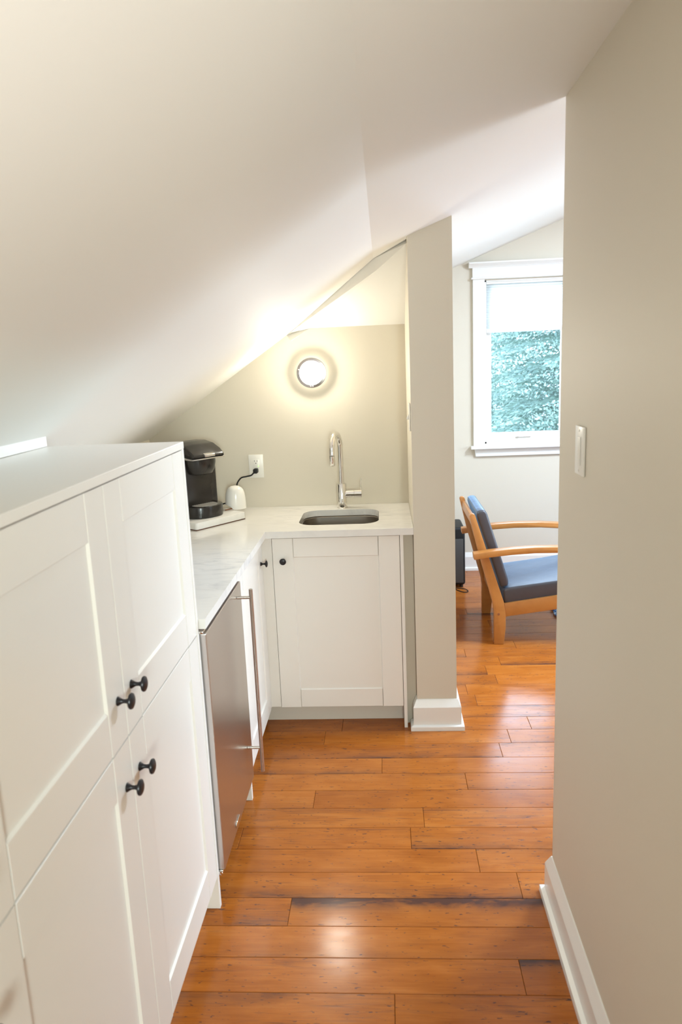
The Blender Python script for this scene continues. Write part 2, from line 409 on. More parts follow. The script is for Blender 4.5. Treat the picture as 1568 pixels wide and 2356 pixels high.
# ------------------------------------------------------------------ ceiling
def build_ceiling():
    bm = NB()
    def V(x, y, z): return bm.verts.new((x, y, z))
    xl = XK-.06; yn = YBK-.05
    yP1, xP1_ = YB, -.449
    P1 = V(xP1_, YB, zA(xP1_)); P1b = V(-.428, YB-.03, 1.716); Pw = V(-.428, YB, 1.718); Q1 = V(-.335, YB, 1.772)
    P2 = V(XCR, 3.235, ZCR); P3 = V(XP0, 3.125, zA2(XP0)); Q3 = V(XP0, 3.10, 2.062); BR = V(XP0, YB, 1.772)
    # A1
    a = V(xl, yn, zA(xl)); b = V(xl, YB+.05, zA(xl)); b2 = V(xP1_, YB+.05, zA(xP1_)); c = V(XCR, yn, ZCR)
    bm.faces.new((a, c, P2, P1, b2, b))
    # A2
    d = V(XE+.1, yn, zA2(XE+.1)); e = V(XE+.1, YW+.15, zA2(XE+.1)); f = V(XP0, YW+.15, zA2(XP0))
    bm.faces.new((c, d, e, f, P3, P2))
    # joint strip and the nook's own slope
    Q2 = V(-.335+.72*(XP0+.335), YB+.72*(3.09-YB), 1.772+.72*(2.058-1.772))
    for f_ in ((P1, P1b, Q1), (P1, Pw, P1b), (Pw, Q1, P1b), (P1, Q1, Q2), (P1, Q2, P2), (P2, Q2, Q3), (P2, Q3, P3)): bm.faces.new(f_)
    bm.faces.new((Q1, BR, Q3, Q2))
    me = bpy.data.meshes.new('ceiling'); bm.to_mesh(me); bm.free(); me.materials.append(M['ceil'])
    o = bpy.data.objects.new('ceiling', me); COL.objects.link(o); o['kind'] = 'structure'
build_ceiling()

# ------------------------------------------------------------------ walls
b = NB(); box(b, XK-.1, XK, YBK, YB+.05, 0, zA(XK)+.01); struct('wall_left', b, M['wall'])
b = NB(); prism(b, [(XK-.1, 0), (XP0, 0), (XP0, 1.775), (-.335, 1.775), (-.428, 1.719), (-.449, zA(-.449)+.004), (XK-.1, zA(XK-.1)+.004)],
                lambda a, c, t: (a, t, c), YB, YB+.1); struct('wall_nook', b, M['wall'])
b = NB(); prism(b, [(XP0, 0), (XP1, 0), (XP1, zA2(XP1)+.004), (XP0, zA2(XP0)+.004)], lambda a, c, t: (a, t, c), YP, YW+.02)
struct('wall_partition', b, M['wall'])
b = NB(); prism(b, [(XR, 0), (XR+.12, 0), (XR+.12, zA2(XR+.12)+.004), (XR, zA2(XR)+.004)], lambda a, c, t: (a, t, c), YRN, YE)
struct('wall_right', b, M['wall'])
b = NB(); prism(b, [(XK-.1, 0), (XE+.1, 0), (XE+.1, zA2(XE+.1)+.01), (XCR, ZCR+.01), (XK-.1, zA(XK-.1)+.01)], lambda a, c, t: (a, t, c), YBK-.1, YBK)
struct('wall_back', b, M['wall'])
b = NB(); prism(b, [(XR+.12, 0), (XE+.1, 0), (XE+.1, zA2(XE+.1)), (XR+.12, zA2(XR+.12))], lambda a, c, t: (a, t, c), YFR-.1, YFR)
struct('wall_living_near', b, M['wall'])
WX0, WX1, WZ0, WZ1 = .746, 1.352, .972, 2.142
wf = slab([(XP1, 0), (XE+.1, 0), (XE+.1, zA2(XE+.1)), (XP1, zA2(XP1))], [[(WX0, WZ0), (WX1, WZ0), (WX1, WZ1), (WX0, WZ1)]],
          lambda a, c, t: (a, t, c), YW, YW+.14)
struct('wall_far', wf, M['wall'])
SY0, SY1, SZ0, SZ1 = 2.3, 3.9, .95, 2.3
ws = slab([(YBK, 0), (YW+.1, 0), (YW+.1, zA2(XE)+.03), (YBK, zA2(XE)+.03)], [[(SY0, SZ0), (SY1, SZ0), (SY1, SZ1), (SY0, SZ1)]],
          lambda a, c, t: (t, a, c), XE, XE+.12)
struct('wall_living_side', ws, M['wall'])

# ------------------------------------------------------------------ baseboards: profile swept along a path with mitred corners
BPROF = [(0.0, .1378), (.003, .1378), (.005, .134), (.017, .107), (.018, .104), (.018, .024), (.030, .020), (.031, .016), (.031, 0.0), (0, 0)]
def baseboard(bm, path, side=1):
    """path: xy points on the wall face; profile grows to the left of travel for side=1"""
    P = [Vector((p[0], p[1], 0)) for p in path]; n = len(P); nor = []
    for i in range(n):
        ns = []
        if i > 0: d = (P[i]-P[i-1]).normalized(); ns.append(Vector((-d.y, d.x, 0))*side)
        if i < n-1: d = (P[i+1]-P[i]).normalized(); ns.append(Vector((-d.y, d.x, 0))*side)
        if len(ns) == 2: s = ns[0]+ns[1]; s = s/(s.length_squared/2)
        else: s = ns[0]
        nor.append(s)
    rings = [[bm.verts.new((P[i]+nor[i]*o)+Vector((0, 0, z))) for o, z in BPROF] for i in range(n)]
    for A, B in zip(rings, rings[1:]):
        for k in range(len(BPROF)-1): bm.faces.new((A[k], A[k+1], B[k+1], B[k]))
    bm.faces.new(rings[0]); bm.faces.new(rings[-1][::-1])
b = NB(); baseboard(b, [(XP0, YP+.045), (XP0, YP), (XP1, YP), (XP1, YW)], side=-1); struct('baseboard_pillar', b, M['trim'])
b = NB(); baseboard(b, [(XR+.12, YRN), (XR, YRN), (XR, YE), (XR+.12, YE), (XR+.12, YFR)], side=1); struct('baseboard_right', b, M['trim'])
b = NB(); baseboard(b, [(XP1+.031, YW), (XE-.031, YW)], side=-1); struct('baseboard_far', b, M['trim'])

# strip of white trim behind the tall cabinet where the slope comes down
b = NB(); box(b, -.918, -.903, -.2, 1.923, ZT+.0005, 1.451, .002); o = struct('trim_1', b, M['ceil'])

# ------------------------------------------------------------------ far window
def build_window():
    b = NB()
    # jamb liner
    for (x0, x1, z0, z1) in ((WX0, WX0+.012, WZ0, WZ1), (WX1-.012, WX1, WZ0, WZ1), (WX0, WX1, WZ0, WZ0+.012), (WX0, WX1, WZ1-.012, WZ1)):
        box(b, x0, x1, YW+.002, YW+.138, z0, z1)
    root = struct('window_1', b, M['trim'])
    b = NB()
    # casing
    box(b, WX0-.086, WX0-.002, YW-.022, YW, .960, 2.152, .002); box(b, WX1+.002, WX1+.086, YW-.022, YW, .960, 2.152, .002)
    box(b, WX0-.098, WX1+.098, YW-.032, YW, 2.148, 2.162, .004)          # fillet
    box(b, WX0-.088, WX1+.088, YW-.024, YW, 2.162, 2.226, .001)          # head board
    prism(b, [(0, 2.226), (-.024, 2.226), (-.030, 2.236), (-.044, 2.250), (-.050, 2.254), (-.050, 2.264), (0, 2.264)],
          lambda a, c, t: (t, YW+a, c), WX0-.114, WX1+.114)
    obj('window_casing', b, M['trim'], root)
    b = NB(); box(b, WX0-.108, WX1+.108, YW-.055, YW+.03, .936, .960, .004)
    obj('window_sill', b, M['trim'], root)
    b = NB(); prism(b, [(WX0-.080, .935), (WX1+.080, .935), (WX1+.070, .880), (WX0-.070, .880)], lambda a, c, t: (a, t, c), YW-.020, YW, .001)
    obj('window_apron', b, M['trim'], root)
    b = NB(); y0, y1 = YW+.045, YW+.085; fx0, fx1, fz0, fz1 = WX0+.012, WX1-.012, WZ0+.012, WZ1-.012
    gx0, gx1, gz0, gz1 = .800, 1.305, 1.045, 2.09
    for (x0, x1, z0, z1) in ((fx0, gx0, fz0, fz1), (gx1, fx1, fz0, fz1), (gx0, gx1, fz0, gz0), (gx0, gx1, gz1, fz1)): box(b, x0, x1, y0, y1, z0, z1, .003)
    sash = obj('window_frame', b, M['trim'], root)
    b = NB(); box(b, gx0-.004, gx1+.004, YW+.062, YW+.066, gz0-.004, gz1+.004); obj('window_pane', b, M['glass'], root)
    b = NB(); box(b, 1.035-.055, 1.035+.055, YW+.036, YW+.045, 1.006, 1.014, .002); box(b, .99, 1.005, YW+.030, YW+.040, 1.004, 1.016, .002)
    obj('window_latch', b, M['silver'], root)
build_window()
# cellular blind over the upper part
bl = thing('window_blind', 'white pleated blind drawn over the upper third of the far window', 'blind', (1.045, YW+.02, 1.772))
b = NB(); n = 18; z0, z1 = 1.800, 2.116; A = []
for i in range(2*n+1):
    z = z1-(z1-z0)*i/(2*n); d = .006 if i % 2 else -.006
    A.append(((b.verts.new((WX0+.016, YW+.018+d, z)), b.verts.new((WX1-.016, YW+.018+d, z)))))
for p, q in zip(A, A[1:]): b.faces.new((p[0], p[1], q[1], q[0]))
obj('pleated_fabric', b, M['blind'], bl)
b = NB(); box(b, WX0+.014, WX1-.014, YW+.006, YW+.034, 2.114, 2.130, .003); obj('head_rail', b, M['trim'], bl)
b = NB(); box(b, WX0+.014, WX1-.014, YW+.008, YW+.030, 1.776, 1.802, .004); obj('bottom_rail', b, M['trim'], bl)
# side window of the living room, out of frame
b = NB()
for (y0, y1, z0, z1) in ((SY0, SY0+.05, SZ0, SZ1), (SY1-.05, SY1, SZ0, SZ1), (SY0+.05, SY1-.05, SZ0, SZ0+.05), (SY0+.05, SY1-.05, SZ1-.05, SZ1), ((SY0+SY1)/2-.02, (SY0+SY1)/2+.02, SZ0+.05, SZ1-.05)):
    box(b, XE+.03, XE+.08, y0, y1, z0, z1, .002)
w2 = struct('window_2', b, M['trim'])
b = NB(); box(b, XE+.05, XE+.054, SY0+.05, SY1-.05, SZ0+.05, SZ1-.05); obj('window_pane', b, M['glass'], w2)

# ------------------------------------------------------------------ shaker doors and knobs
def door_mtx(origin, u, v, wv):
    M4 = Matrix((Vector(u), Vector(v), Vector(wv))).transposed().to_4x4(); M4.translation = Vector(origin); return M4
def shaker(parent, origin, u, v, wv, W, H, st=.090, rl=.093, th=.018, rec=.006):
    """local x across, y up, z outward; origin is the lower corner of the front face"""
    T = door_mtx(origin, u, v, wv); b = NB(); g = .0005; c = .0036; e = .0012
    def bar(pts, fn, t0, t1, extra):
        q = NB(); prism(q, pts, fn, t0, t1); merge(b, q, T)
    def prof(lo, hi, inner_lo, inner_hi, top=0.0):        # section across a frame bar: chamfer on the inner side
        P = [(lo, -th), (hi, -th)]
        P += [(hi, -rec+.0005), (hi-c, top)] if inner_hi else [(hi, top-e), (hi-e, top)]
        P += [(lo+c, top), (lo, -rec+.0005)] if inner_lo else [(lo+e, top), (lo, top-e)]
        return P
    bar(prof(0, st, 0, 1), lambda a_, z_, t: (a_, t, z_), 0, H, 0)
    bar(prof(W-st, W, 1, 0), lambda a_, z_, t: (a_, t, z_), 0, H, 0)
    bar(prof(0, rl, 0, 1, -.0002), lambda a_, z_, t: (t, a_, z_), st+g, W-st-g, 0)
    bar(prof(H-rl, H, 1, 0, -.0002), lambda a_, z_, t: (t, a_, z_), st+g, W-st-g, 0)
    box(b, st-.004, W-st+.004, rl-.004, H-rl+.004, -th+.002, -rec, 0, 2, T)
    return obj('door', b, M['cab'], parent)
KN = [(0, 0), (.0082, 0), (.0084, .0015), (.0062, .005), (.0040, .009), (.0036, .014), (.0046, .018), (.0090, .0205), (.0138, .0225), (.0146, .0245), (.0138, .0268), (.0095, .0290), (.005, .0300), (0, .0303)]
def knob(parent, p, d, s=1.0):
    b = NB(); lathe(b, [(r*s, h*s) for r, h in KN], p, d, 28); return obj('knob', b, M['black'], parent, smooth=True)

# ------------------------------------------------------------------ tall cabinets
def tall_unit(label, y_far, cols, side_far):
    t = thing('tall_cabinet', label, 'cabinet', (-.73, y_far-DW*cols/2, 0), group='tall shaker storage cabinets')
    y_near = y_far-DW*cols
    b = NB(); box(b, -.903, XC-.020, y_near+.001, y_far-.001, ZDB-.004, ZT-.022)
    obj('body', b, M['cabside'], t)
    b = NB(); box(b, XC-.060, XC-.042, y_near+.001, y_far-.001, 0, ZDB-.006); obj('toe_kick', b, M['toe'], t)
    for c in range(cols):
        y1 = y_far-DW*c-.0015; y0 = y_far-DW*(c+1)+.0015
        for k, (z0, z1) in enumerate(((ZM+.002, 1.3935), (ZDB, ZM-.002))):
            dr = shaker(t, (XC, y0, z0), (0, 1, 0), (0, 0, 1), (1, 0, 0), y1-y0, z1-z0)
            ky = (y0+.0365) if c == 0 else (y1-.0365)
            if cols == 1: ky = y1-.0365
            kz = .970 if k == 0 else .783
            knob(dr, (XC, ky+(.003 if c == 0 else 0), kz), (1, 0, 0), 1.12)
    if side_far:
        b = NB(); box(b, -.903, XC+.001, y_far+.001, y_far+.019, 0, ZT-.0194, .001); obj('side_panel', b, M['cab'], t)
    return t
YD = 1.916
tall_unit('white tall double-door cabinet with four black knobs, next to the steel fridge', YD, 2, True)
tall_unit('white tall cabinet nearest the camera, cut by the left edge of the photo', YD-2*DW-.001, 1, False)
b = NB(); box(b, -.903, XC+.002, YD-3*DW, YD+.0195, ZT-.019, ZT, .0012)
tag(obj('cabinet_top', b, M['cab'], None), 'long white board covering the tops of the tall cabinets', 'cabinet top')

# ------------------------------------------------------------------ under-counter fridge
fr = thing('fridge', 'stainless steel under-counter fridge with long bar handle beside the tall cabinet', 'fridge', (-.8, 2.2, 0))
b = NB(); box(b, -1.11, -.560, 1.945, 2.468, .07, .868, .002); box(b, -1.08, -.60, 1.96, 2.455, .0, .07, .002); obj('body', b, M['siding'], fr)
b = NB(); box(b, -.549, -.520, 1.945, 2.458, .112, .868, .003, 3); fd = obj('door', b, M['steel'], fr)
b = NB(); box(b, -.5595, -.5495, 1.955, 2.450, .120, .862, .003); obj('gasket', b, M['gasket'], fd)
b = NB(); HX, HY = -.470, 2.380
cyl(b, (HX, HY, .180), (HX, HY, .862), .0068); 
for z in (.832, .273): cyl(b, (-.5195, HY, z), (HX-.003, HY, z), .0052)
obj('handle', b, M['barsteel'], fd, True)
b = NB(); box(b, -.5195, -.516, 2.12, 2.175, .130, .146, .0015); obj('badge', b, M['chrome'], fd, True)
b = NB(); box(b, -.552, -.526, 1.938, 1.975, .098, .111, .003); cyl(b, (-.536, 1.957, .088), (-.536, 1.957, .1), .006); obj('hinge', b, M['chrome'], fr, True)
b = NB(); box(b, -.575, -.527, 1.938, 1.985, .8695, .877, .002); obj('hinge', b, M['chrome'], fr, True)

# ------------------------------------------------------------------ corner base cabinet (facing the room) and sink cabinet
ZU = ZC-CT
cc = thing('base_cabinet', 'white corner base cabinet with one shaker door, between fridge and sink cabinet', 'cabinet', (-.85, 2.8, 0))
b = NB(); box(b, -1.14, XC-.020, 2.497, 3.50, .100, ZU-.002); obj('body', b, M['cabside'], cc)
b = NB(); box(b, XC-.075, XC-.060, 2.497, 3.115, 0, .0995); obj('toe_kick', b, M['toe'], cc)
b = NB(); box(b, -1.14, XC+.001, 2.478, 2.496, 0, ZU-.002, .001); obj('side_panel', b, M['cab'], cc)
dr = shaker(cc, (XC, 2.4985, .103), (0, 1, 0), (0, 0, 1), (1, 0, 0), 3.012-2.4985, .8805-.103, st=.085, rl=.090)
knob(dr, (XC, 2.978, .785), (1, 0, 0))
sc = thing('sink_cabinet', 'white sink cabinet with one shaker door and black knob under the counter', 'cabinet', (-.22, 3.3, 0))
YS = 3.030
b = NB()
box(b, XC+.002, -.50, YS+.020, 3.56, .102, ZU-.002); box(b, .036, .0515, YS+.020, 3.56, .102, ZU-.002)
box(b, -.4995, .0355, YS+.020, 3.56, .102, .118); box(b, -.4995, .0355, 3.545, 3.56, .1185, ZU-.002)
obj('body', b, M['cabside'], sc)
b = NB(); box(b, XC-.018, -.4955, YS+.004, YS+.0195, .105, ZU-.003, .0005); box(b, XC-.017, XC-.001, 3.0135, YS+.0035, .105, ZU-.003, .0005); obj('filler', b, M['cab'], sc)
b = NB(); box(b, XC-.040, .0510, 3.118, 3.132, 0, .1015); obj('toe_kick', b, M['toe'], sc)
b = NB(); box(b, .0520, .0665, YS-.001, 3.56, 0, ZU-.002, .001); obj('side_panel', b, M['cab'], sc)
b = NB(); box(b, .0670, XP0-.001, YS+.045, 3.56, 0, ZU-.002); obj('scribe_panel', b, M['wall'], sc)
dr = shaker(sc, (-.4935, YS, .105), (1, 0, 0), (0, 0, 1), (0, -1, 0), .0500+.4935, .8805-.105, st=.091, rl=.086)
knob(dr, (-.4475, YS, .784), (0, -1, 0), .98)

# ------------------------------------------------------------------ counter, sink, faucet
hole = rrect(-.392, -.036, 3.124, 3.452, .075, 10)
ct = slab([(-1.158, YC+.0065), (-.517, YC+.0065), (-.517, 3.012), (XP0-.001, 3.012), (XP0-.001, YB-.001), (-1.158, YB-.001)], [hole],
          lambda a, c, t: (a, c, t), ZU, ZC)
be = [e for e in ct.edges if len(e.link_faces) == 2 and e.calc_face_angle(0) > 1.0]
bmesh.ops.bevel(ct, geom=be, offset=.0016, segments=2, affect='EDGES')
tag(obj('countertop', ct, M['marble']), 'pale marbled L-shaped countertop running from fridge to sink', 'countertop')

def build_sink():
    bm = NB(); rings = []
    for (ins, z, r) in ((-.022, ZU-.0012, .085), (-.004, ZU-.0012, .078), (.002, ZU-.006, .075), (.006, .760, .072), (.014, .738, .066), (.035, .728, .05), (.10, .725, .03)):
        rings.append([bm.verts.new((p[0], p[1], z)) for p in rrect(-.392+ins, -.036-ins, 3.124+ins, 3.452-ins, r, 10)])
    n = len(rings[0])
    for A, B in zip(rings, rings[1:]):
        for i in range(n): bm.faces.new((A[i], A[(i+1) % n], B[(i+1) % n], B[i]))
    bm.faces.new(rings[-1])
    bmesh.ops.solidify(bm, geom=bm.faces[:], thickness=.0008)
    s = thing('sink', 'small stainless steel undermount sink set into the countertop', 'sink', (-.214, 3.288, .72))
    obj('basin', bm, M['sinksteel'], s, True)
    b = NB(); lathe(b, [(0, .001), (.018, .001), (.020, .003), (.034, .004), (.038, .002), (.038, 0), (0, 0)], (-.214, 3.288, .7262), (0, 0, 1)); obj('drain', b, M['chrome'], s, True)
build_sink()

fx, fy = -.213, 3.500
fa = thing('faucet', 'tall chrome gooseneck kitchen faucet with side lever behind the sink', 'faucet', (fx, fy, ZC))
b = NB(); lathe(b, [(0, 0), (.0255, 0), (.0255, .003), (.0235, .005), (.0235, .1175), (.0225, .119), (.0145, .120), (0, .120)], (fx, fy, ZC), (0, 0, 1), 40); obj('body', b, M['chrome'], fa, True)
b = NB(); dx, dy = -.030, -.135                   # the spout reaches over the bowl
Ls = math.hypot(dx, dy); R = Ls/2; ztop = 1.280-R
pts = [(fx, fy, 1.033), (fx, fy, 1.1)]+[(fx+dx*(1-math.cos(a))/2, fy+dy*(1-math.cos(a))/2, ztop+R*math.sin(a)) for a in [PI*i/20 for i in range(21)]]
pts += [(fx+dx, fy+dy, ztop-.02), (fx+dx*1.01, fy+dy*1.01, 1.185)]
tube(b, pts, .0130, 24); obj('spout', b, M['chrome'], fa, True)
b = NB(); lathe(b, [(0, 0), (.0115, 0), (.0128, .002), (.0138, .045), (.0132, .0455), (0, .0455)], (fx+dx*1.01, fy+dy*1.01, 1.140), (0, 0, 1), 28); obj('spray_head', b, M['chrome'], fa, True)
b = NB(); cyl(b, (fx+.018, fy, .983), (fx+.0585, fy, .983), .0190, 32); cyl(b, (fx+.0592, fy, .983), (fx+.096, fy, .983), .0195, 32, .0012); hb = obj('handle', b, M['chrome'], fa, True)
b = NB(); tube(b, [(fx+.092, fy, 1.000), (fx+.093, fy, 1.03), (fx+.096, fy, 1.058)], .0026, 10); obj('lever', b, M['chrome'], hb, True)

# ------------------------------------------------------------------ wall sconce
sx_, sz_ = -.337, 1.564
so = thing('wall_light', 'round lit wall light with a metal rim on the beige nook wall', 'lamp', (sx_, YB, sz_))
b = NB(); lathe(b, [(0, .0005), (.058, .0005), (.058, .020), (0, .020)], (sx_, YB, sz_), (0, -1, 0), 48); obj('base', b, M['lampbase'], so, True)
b = NB(); lathe(b, [(.045, .0202), (.0690, .0202), (.0712, .024), (.0712, .036), (.0695, .0405), (.0570, .0415), (.0545, .038), (.045, .030), (.045, .0202)], (sx_, YB, sz_), (0, -1, 0), 56); rim = obj('rim', b, M['rim'], so, True)
for a in (-1.65, -1.49, .75, .25, 2.85):
    b = NB(); c = Vector((sx_+.0640*math.cos(a), YB-.0412, sz_+.0640*math.sin(a))); lathe(b, [(0, 0), (.0028, 0), (.0028, .002), (0, .0034)], c, (0, -1, 0), 12)
    obj('screw', b, M['chrome'], rim, True)
b = NB(); lathe(b, [(.0535, .034)]+[(.0535*math.cos(a), .042+.040*math.sin(a)) for a in [PI/2*i/10 for i in range(10)]]+[(0, .082)], (sx_, YB, sz_), (0, -1, 0), 48); obj('diffuser', b, M['lampglow'], so, True)

# ------------------------------------------------------------------ outlet and switches
ou = thing('wall_outlet', 'white double wall outlet with a glowing green light above the counter', 'outlet', (-.6355, YB, 1.122))
ox, oz = -.6355, 1.122
b = NB(); box(b, ox-.036, ox+.036, YB-.006, YB-.0002, oz-.0575, oz+.0575, .002); obj('cover_plate', b, M['plate'], ou, True)
b = NB(); box(b, ox-.0165, ox+.0165, YB-.0085, YB-.0062, oz-.033, oz+.033, .0012); ins = obj('socket', b, M['plate'], ou, True)
b = NB()
for dz in (.0195,):
    for sx in (-.0063, .0063): box(b, ox+sx-.001, ox+sx+.001, YB-.0092, YB-.0086, oz+dz+.003, oz+dz+.011)
    lathe(b, [(0, 0), (.0024, 0), (.0024, .0006), (0, .0006)], (ox, YB-.0086, oz+dz-.004), (0, -1, 0), 12)
obj('slots', b, M['slot'], ins)
b = NB(); lathe(b, [(0, 0), (.0020, 0), (.0020, .0012), (0, .0016)], (ox+.0115, YB-.0086, oz), (0, -1, 0), 12); obj('indicator', b, M['led'], ins, True)
for s in (-1, 1):
    b = NB(); lathe(b, [(0, 0), (.003, 0), (.0028, .0008), (0, .001)], (ox, YB-.0061, oz+s*.0475), (0, -1, 0), 12); obj('screw', b, M['plate'], ou, True)

def wall_switch(label, x, y, z, n, toggle):
    t = thing('light_switch', label, 'light switch', (x, y, z))
    def bx(b, o0, o1, y0, y1, z0, z1, bev):
        a, c = x+n*o0, x+n*o1; box(b, min(a, c), max(a, c), y0, y1, z0, z1, bev)
    b = NB(); bx(b, .0004, .0065, y-.036, y+.036, z-.0575, z+.0575, .002); obj('cover_plate', b, M['plate'], t, True)
    if toggle:
        b = NB(); prism(b, [(.0068, -.011), (.0068, .011), (.016, -.004), (.0155, -.010)], lambda a, c, s: (x+n*a, s, z+c), y-.004, y+.004, .0006); obj('toggle', b, M['plate'], t, True)
    else:
        b = NB(); bx(b, .0068, .0088, y-.0165, y+.0165, z-.033, z+.033, .0008); obj('rocker', b, M['plate'], t, True)
    for s in (-1, 1):
        b = NB(); lathe(b, [(0, 0), (.0032, 0), (.0030, .0008), (0, .001)], (x+n*.0066, y, z+s*.0475), (n, 0, 0), 12); obj('screw', b, M['plate'], t, True)
wall_switch('white light switch on the beige right wall in the foreground', XR, 1.752, 1.378, -1, False)
wall_switch('narrow edge-on light switch on the side of the beige pillar by the sink', XP0, 3.098, 1.372, -1, True)

# ------------------------------------------------------------------ things on the counter
# marble tray set at an angle
A0 = Vector((-.823, 3.065, 0)); A1_ = Vector((-.650, 3.296, 0)); ux = (A1_-A0).normalized(); ang = math.atan2(ux.y, ux.x)
TL = (A1_-A0).length; TD = .27
tr = thing('tray', 'white marble serving board under the coffee maker', 'board', (A0.x, A0.y, ZC), ang)
b = NB(); box(b, .0015, TL-.0015, .0015, TD-.0015, .0003, .0040, .001); obj('felt_base', b, M['felt'], tr, label='dark underside')
b = NB(); prism(b, rrect(0, TL, 0, TD, .010, 5), lambda a, c, t: (a, c, t), .0045, .0340, .0020); obj('board', b, M['marble'], tr, True)
ZTR = ZC+.0342
# pod coffee maker: local +x = front
kf = Vector((ux.y, -ux.x, 0))
def on_tray(u, v): return A0+ux*u+Vector((-ux.y, ux.x, 0))*v
kang = -.68
KC = Vector((-.858, 3.262, 0))
ko = thing('coffee_maker', 'black single-cup coffee maker with silver accents behind the tall cabinet', 'coffee maker', (KC.x, KC.y, ZTR), kang)
def kb(fn_, name, mat_, parent, smooth=True):
    b = NB(); fn_(b); return obj(name, b, mat_, parent, smooth)
W2 = .095
def side(pts, y0, y1, bev):     # side outline (x forward, z up) extruded across
    return lambda b: prism(b, pts, lambda a, c, t: (a, t, c), y0, y1, bev, 3)
kb(side([(-.135, .0), (.030, .0), (.030, .262), (-.135, .262)], -W2, W2, .012), 'body', M['blackplastic'], ko)
def brewhead(b):
    # rounded front drum
    prof = rrect(-.05, .100, -.075, .075, .070, 10)
    rings = []
    bb = bmesh.new()
    for (s, z) in ((.55, .190), (.78, .196), (.92, .215), (1.0, .245), (1.0, .262)):
        rings.append([bb.verts.new((p[0]*s+(1-s)*.02, p[1]*s, z)) for p in prof])
    n = len(prof)
    for A, B in zip(rings, rings[1:]):
        for i in range(n): bb.faces.new((A[i], A[(i+1) % n], B[(i+1) % n], B[i]))
    bb.faces.new(rings[0][::-1]); bb.faces.new(rings[-1]); merge(b, bb)
kb(brewhead, 'brew_head', M['blackplastic'], ko)
def lid(b):
    out = [(-.130, .285), (-.130, .322), (-.09, .335), (-.02, .336), (.035, .326), (.080, .305), (.104, .285), (.108, .272), (.100, .268), (.06, .272), (.0, .288), (-.06, .302), (-.12, .300)]
    prism(b, out, lambda a, c, t: (a, t, c), -.088, .088, .010, 3)
kl = kb(lid, 'lid', M['blackplastic'], ko)
def band(b):
    prism(b, [(-.128, .2625), (.106, .2625), (.106, .269), (.055, .273), (-.005, .288), (-.06, .300), (-.11, .300), (-.128, .285)], lambda a, c, t: (a, t, c), -.0905, .0905, .004, 2)
kb(band, 'silver_band', M['silver'], ko)
kb(lambda b: prism(b, [(.090, .2745), (.1120, .2735), (.1125, .285), (.098, .291)], lambda a, c, t: (a, t, c), -.026, .030, .002), 'badge', M['silver'], kl)
def base(b):
    prof = rrect(-.135, .112, -.095, .095, .085, 10)
    prof = [(max(p[0], -.135), p[1]) for p in prof]
    prism(b, prof, lambda a, c, t: (a, c, t), .0, .052, .004, 2)
kb(base, 'drip_base', M['blackplastic'], ko)
def grate(b):
    lathe(b, [(0, 0), (.060, 0), (.060, .0012), (0, .0012)], (.045, 0, .0525), (0, 0, 1), 36)
    for i in range(9): box(b, .045-.05, .045+.05, -.045+i*.0112-.0012, -.045+i*.0112+.0012, .0530, .0548)
kb(grate, 'drip_grate', M['siding'], ko)
kb(lambda b: prism(b, [(-.13, .03), (.02, .03), (.02, .255), (-.13, .255)], lambda a, c, t: (a, t, c), -.118, -.0955, .006, 2), 'water_tank', M['blackmatte'], ko)
# cord, with its plug in the outlet: world path turned into the maker's own frame
inv = (Matrix.Translation(Vector((KC.x, KC.y, ZTR))) @ Matrix.Rotation(kang, 4, 'Z')).inverted()
cp = [(-.890, 3.385, .975), (-.84, 3.42, .960), (-.79, 3.435, .962), (-.745, 3.470, .972), (-.716, 3.500, .985), (-.722, 3.520, 1.010), (-.729, 3.532, 1.042), (-.708, 3.535, 1.071), (-.680, 3.535, 1.078), (-.655, 3.535, 1.084), (-.640, 3.538, 1.100)]
b = NB(); tube(b, [inv @ p for p in spline(cp, 8)], .0036, 10); kc = obj('power_cord', b, M['blackmatte'], ko, True)
b = NB(); prism(b, rrect(-.011, .011, -.013, .010, .006, 4), lambda a, c, t: inv @ Vector((-.6355+a, t, 1.1035+c)), 3.534, YB-.0090, .002); obj('plug', b, M['blackmatte'], kc, True)

# white dome on the tray
dc = Vector((-.713, 3.395, 0))
dome_pts = []
def build_dome():
    b = NB(); n = 48; prof = [(1.0, 0), (1.0, .012), (.995, .03), (.97, .052), (.91, .073), (.80, .089), (.62, .100), (.38, .106), (.15, .1080), (0, .1083)]
    rx, ry = .049, .045; rings = []
    def low(a):                      # arched notch cut in the side that faces the coffee maker
        d = abs((a-math.radians(205)+PI) % (2*PI)-PI); return max(0, 1-(d/1.05)**4)*.021
    for s, h in prof:
        if s == 0: rings.append([b.verts.new((dc.x, dc.y, ZTR+h))]); continue
        ring = []
        for i in range(n):
            a = 2*PI*i/n; l = low(a); hh = max(h, l) if h < .03 else h
            ring.append(b.verts.new((dc.x+rx*s*math.cos(a), dc.y+ry*s*math.sin(a), ZTR+hh+.0001)))
        rings.append(ring)
    for A, B in zip(rings, rings[1:]):
        for i in range(n):
            j = (i+1) % n
            if len(B) == 1: b.faces.new((A[i], A[j], B[0]))
            else: b.faces.new((A[i], A[j], B[j], B[i]))
    bmesh.ops.remove_doubles(b, verts=b.verts, dist=1e-5)
    bmesh.ops.solidify(b, geom=b.faces[:], thickness=.003)
    tag(obj('salt_cellar', b, M['white'], None, True), 'small glossy white rounded dome with an open notch, standing on the marble board', 'container')
build_dome()
b = NB(); p0 = Vector((-.752, 3.335, ZTR+.003)); p1 = Vector((-.722, 3.375, ZTR+.004))
tube(b, [p0, (p0+p1)/2, p1, p1+Vector((.012, .008, .001)), p1+Vector((.026, .008, .001))], [.0022, .0024, .0030, .0060, .0050], 10, 1.0)
tag(obj('wooden_spoon', b, M['stickwood'], None, True), 'tiny brown wooden spoon lying in front of the white dome', 'spoon')

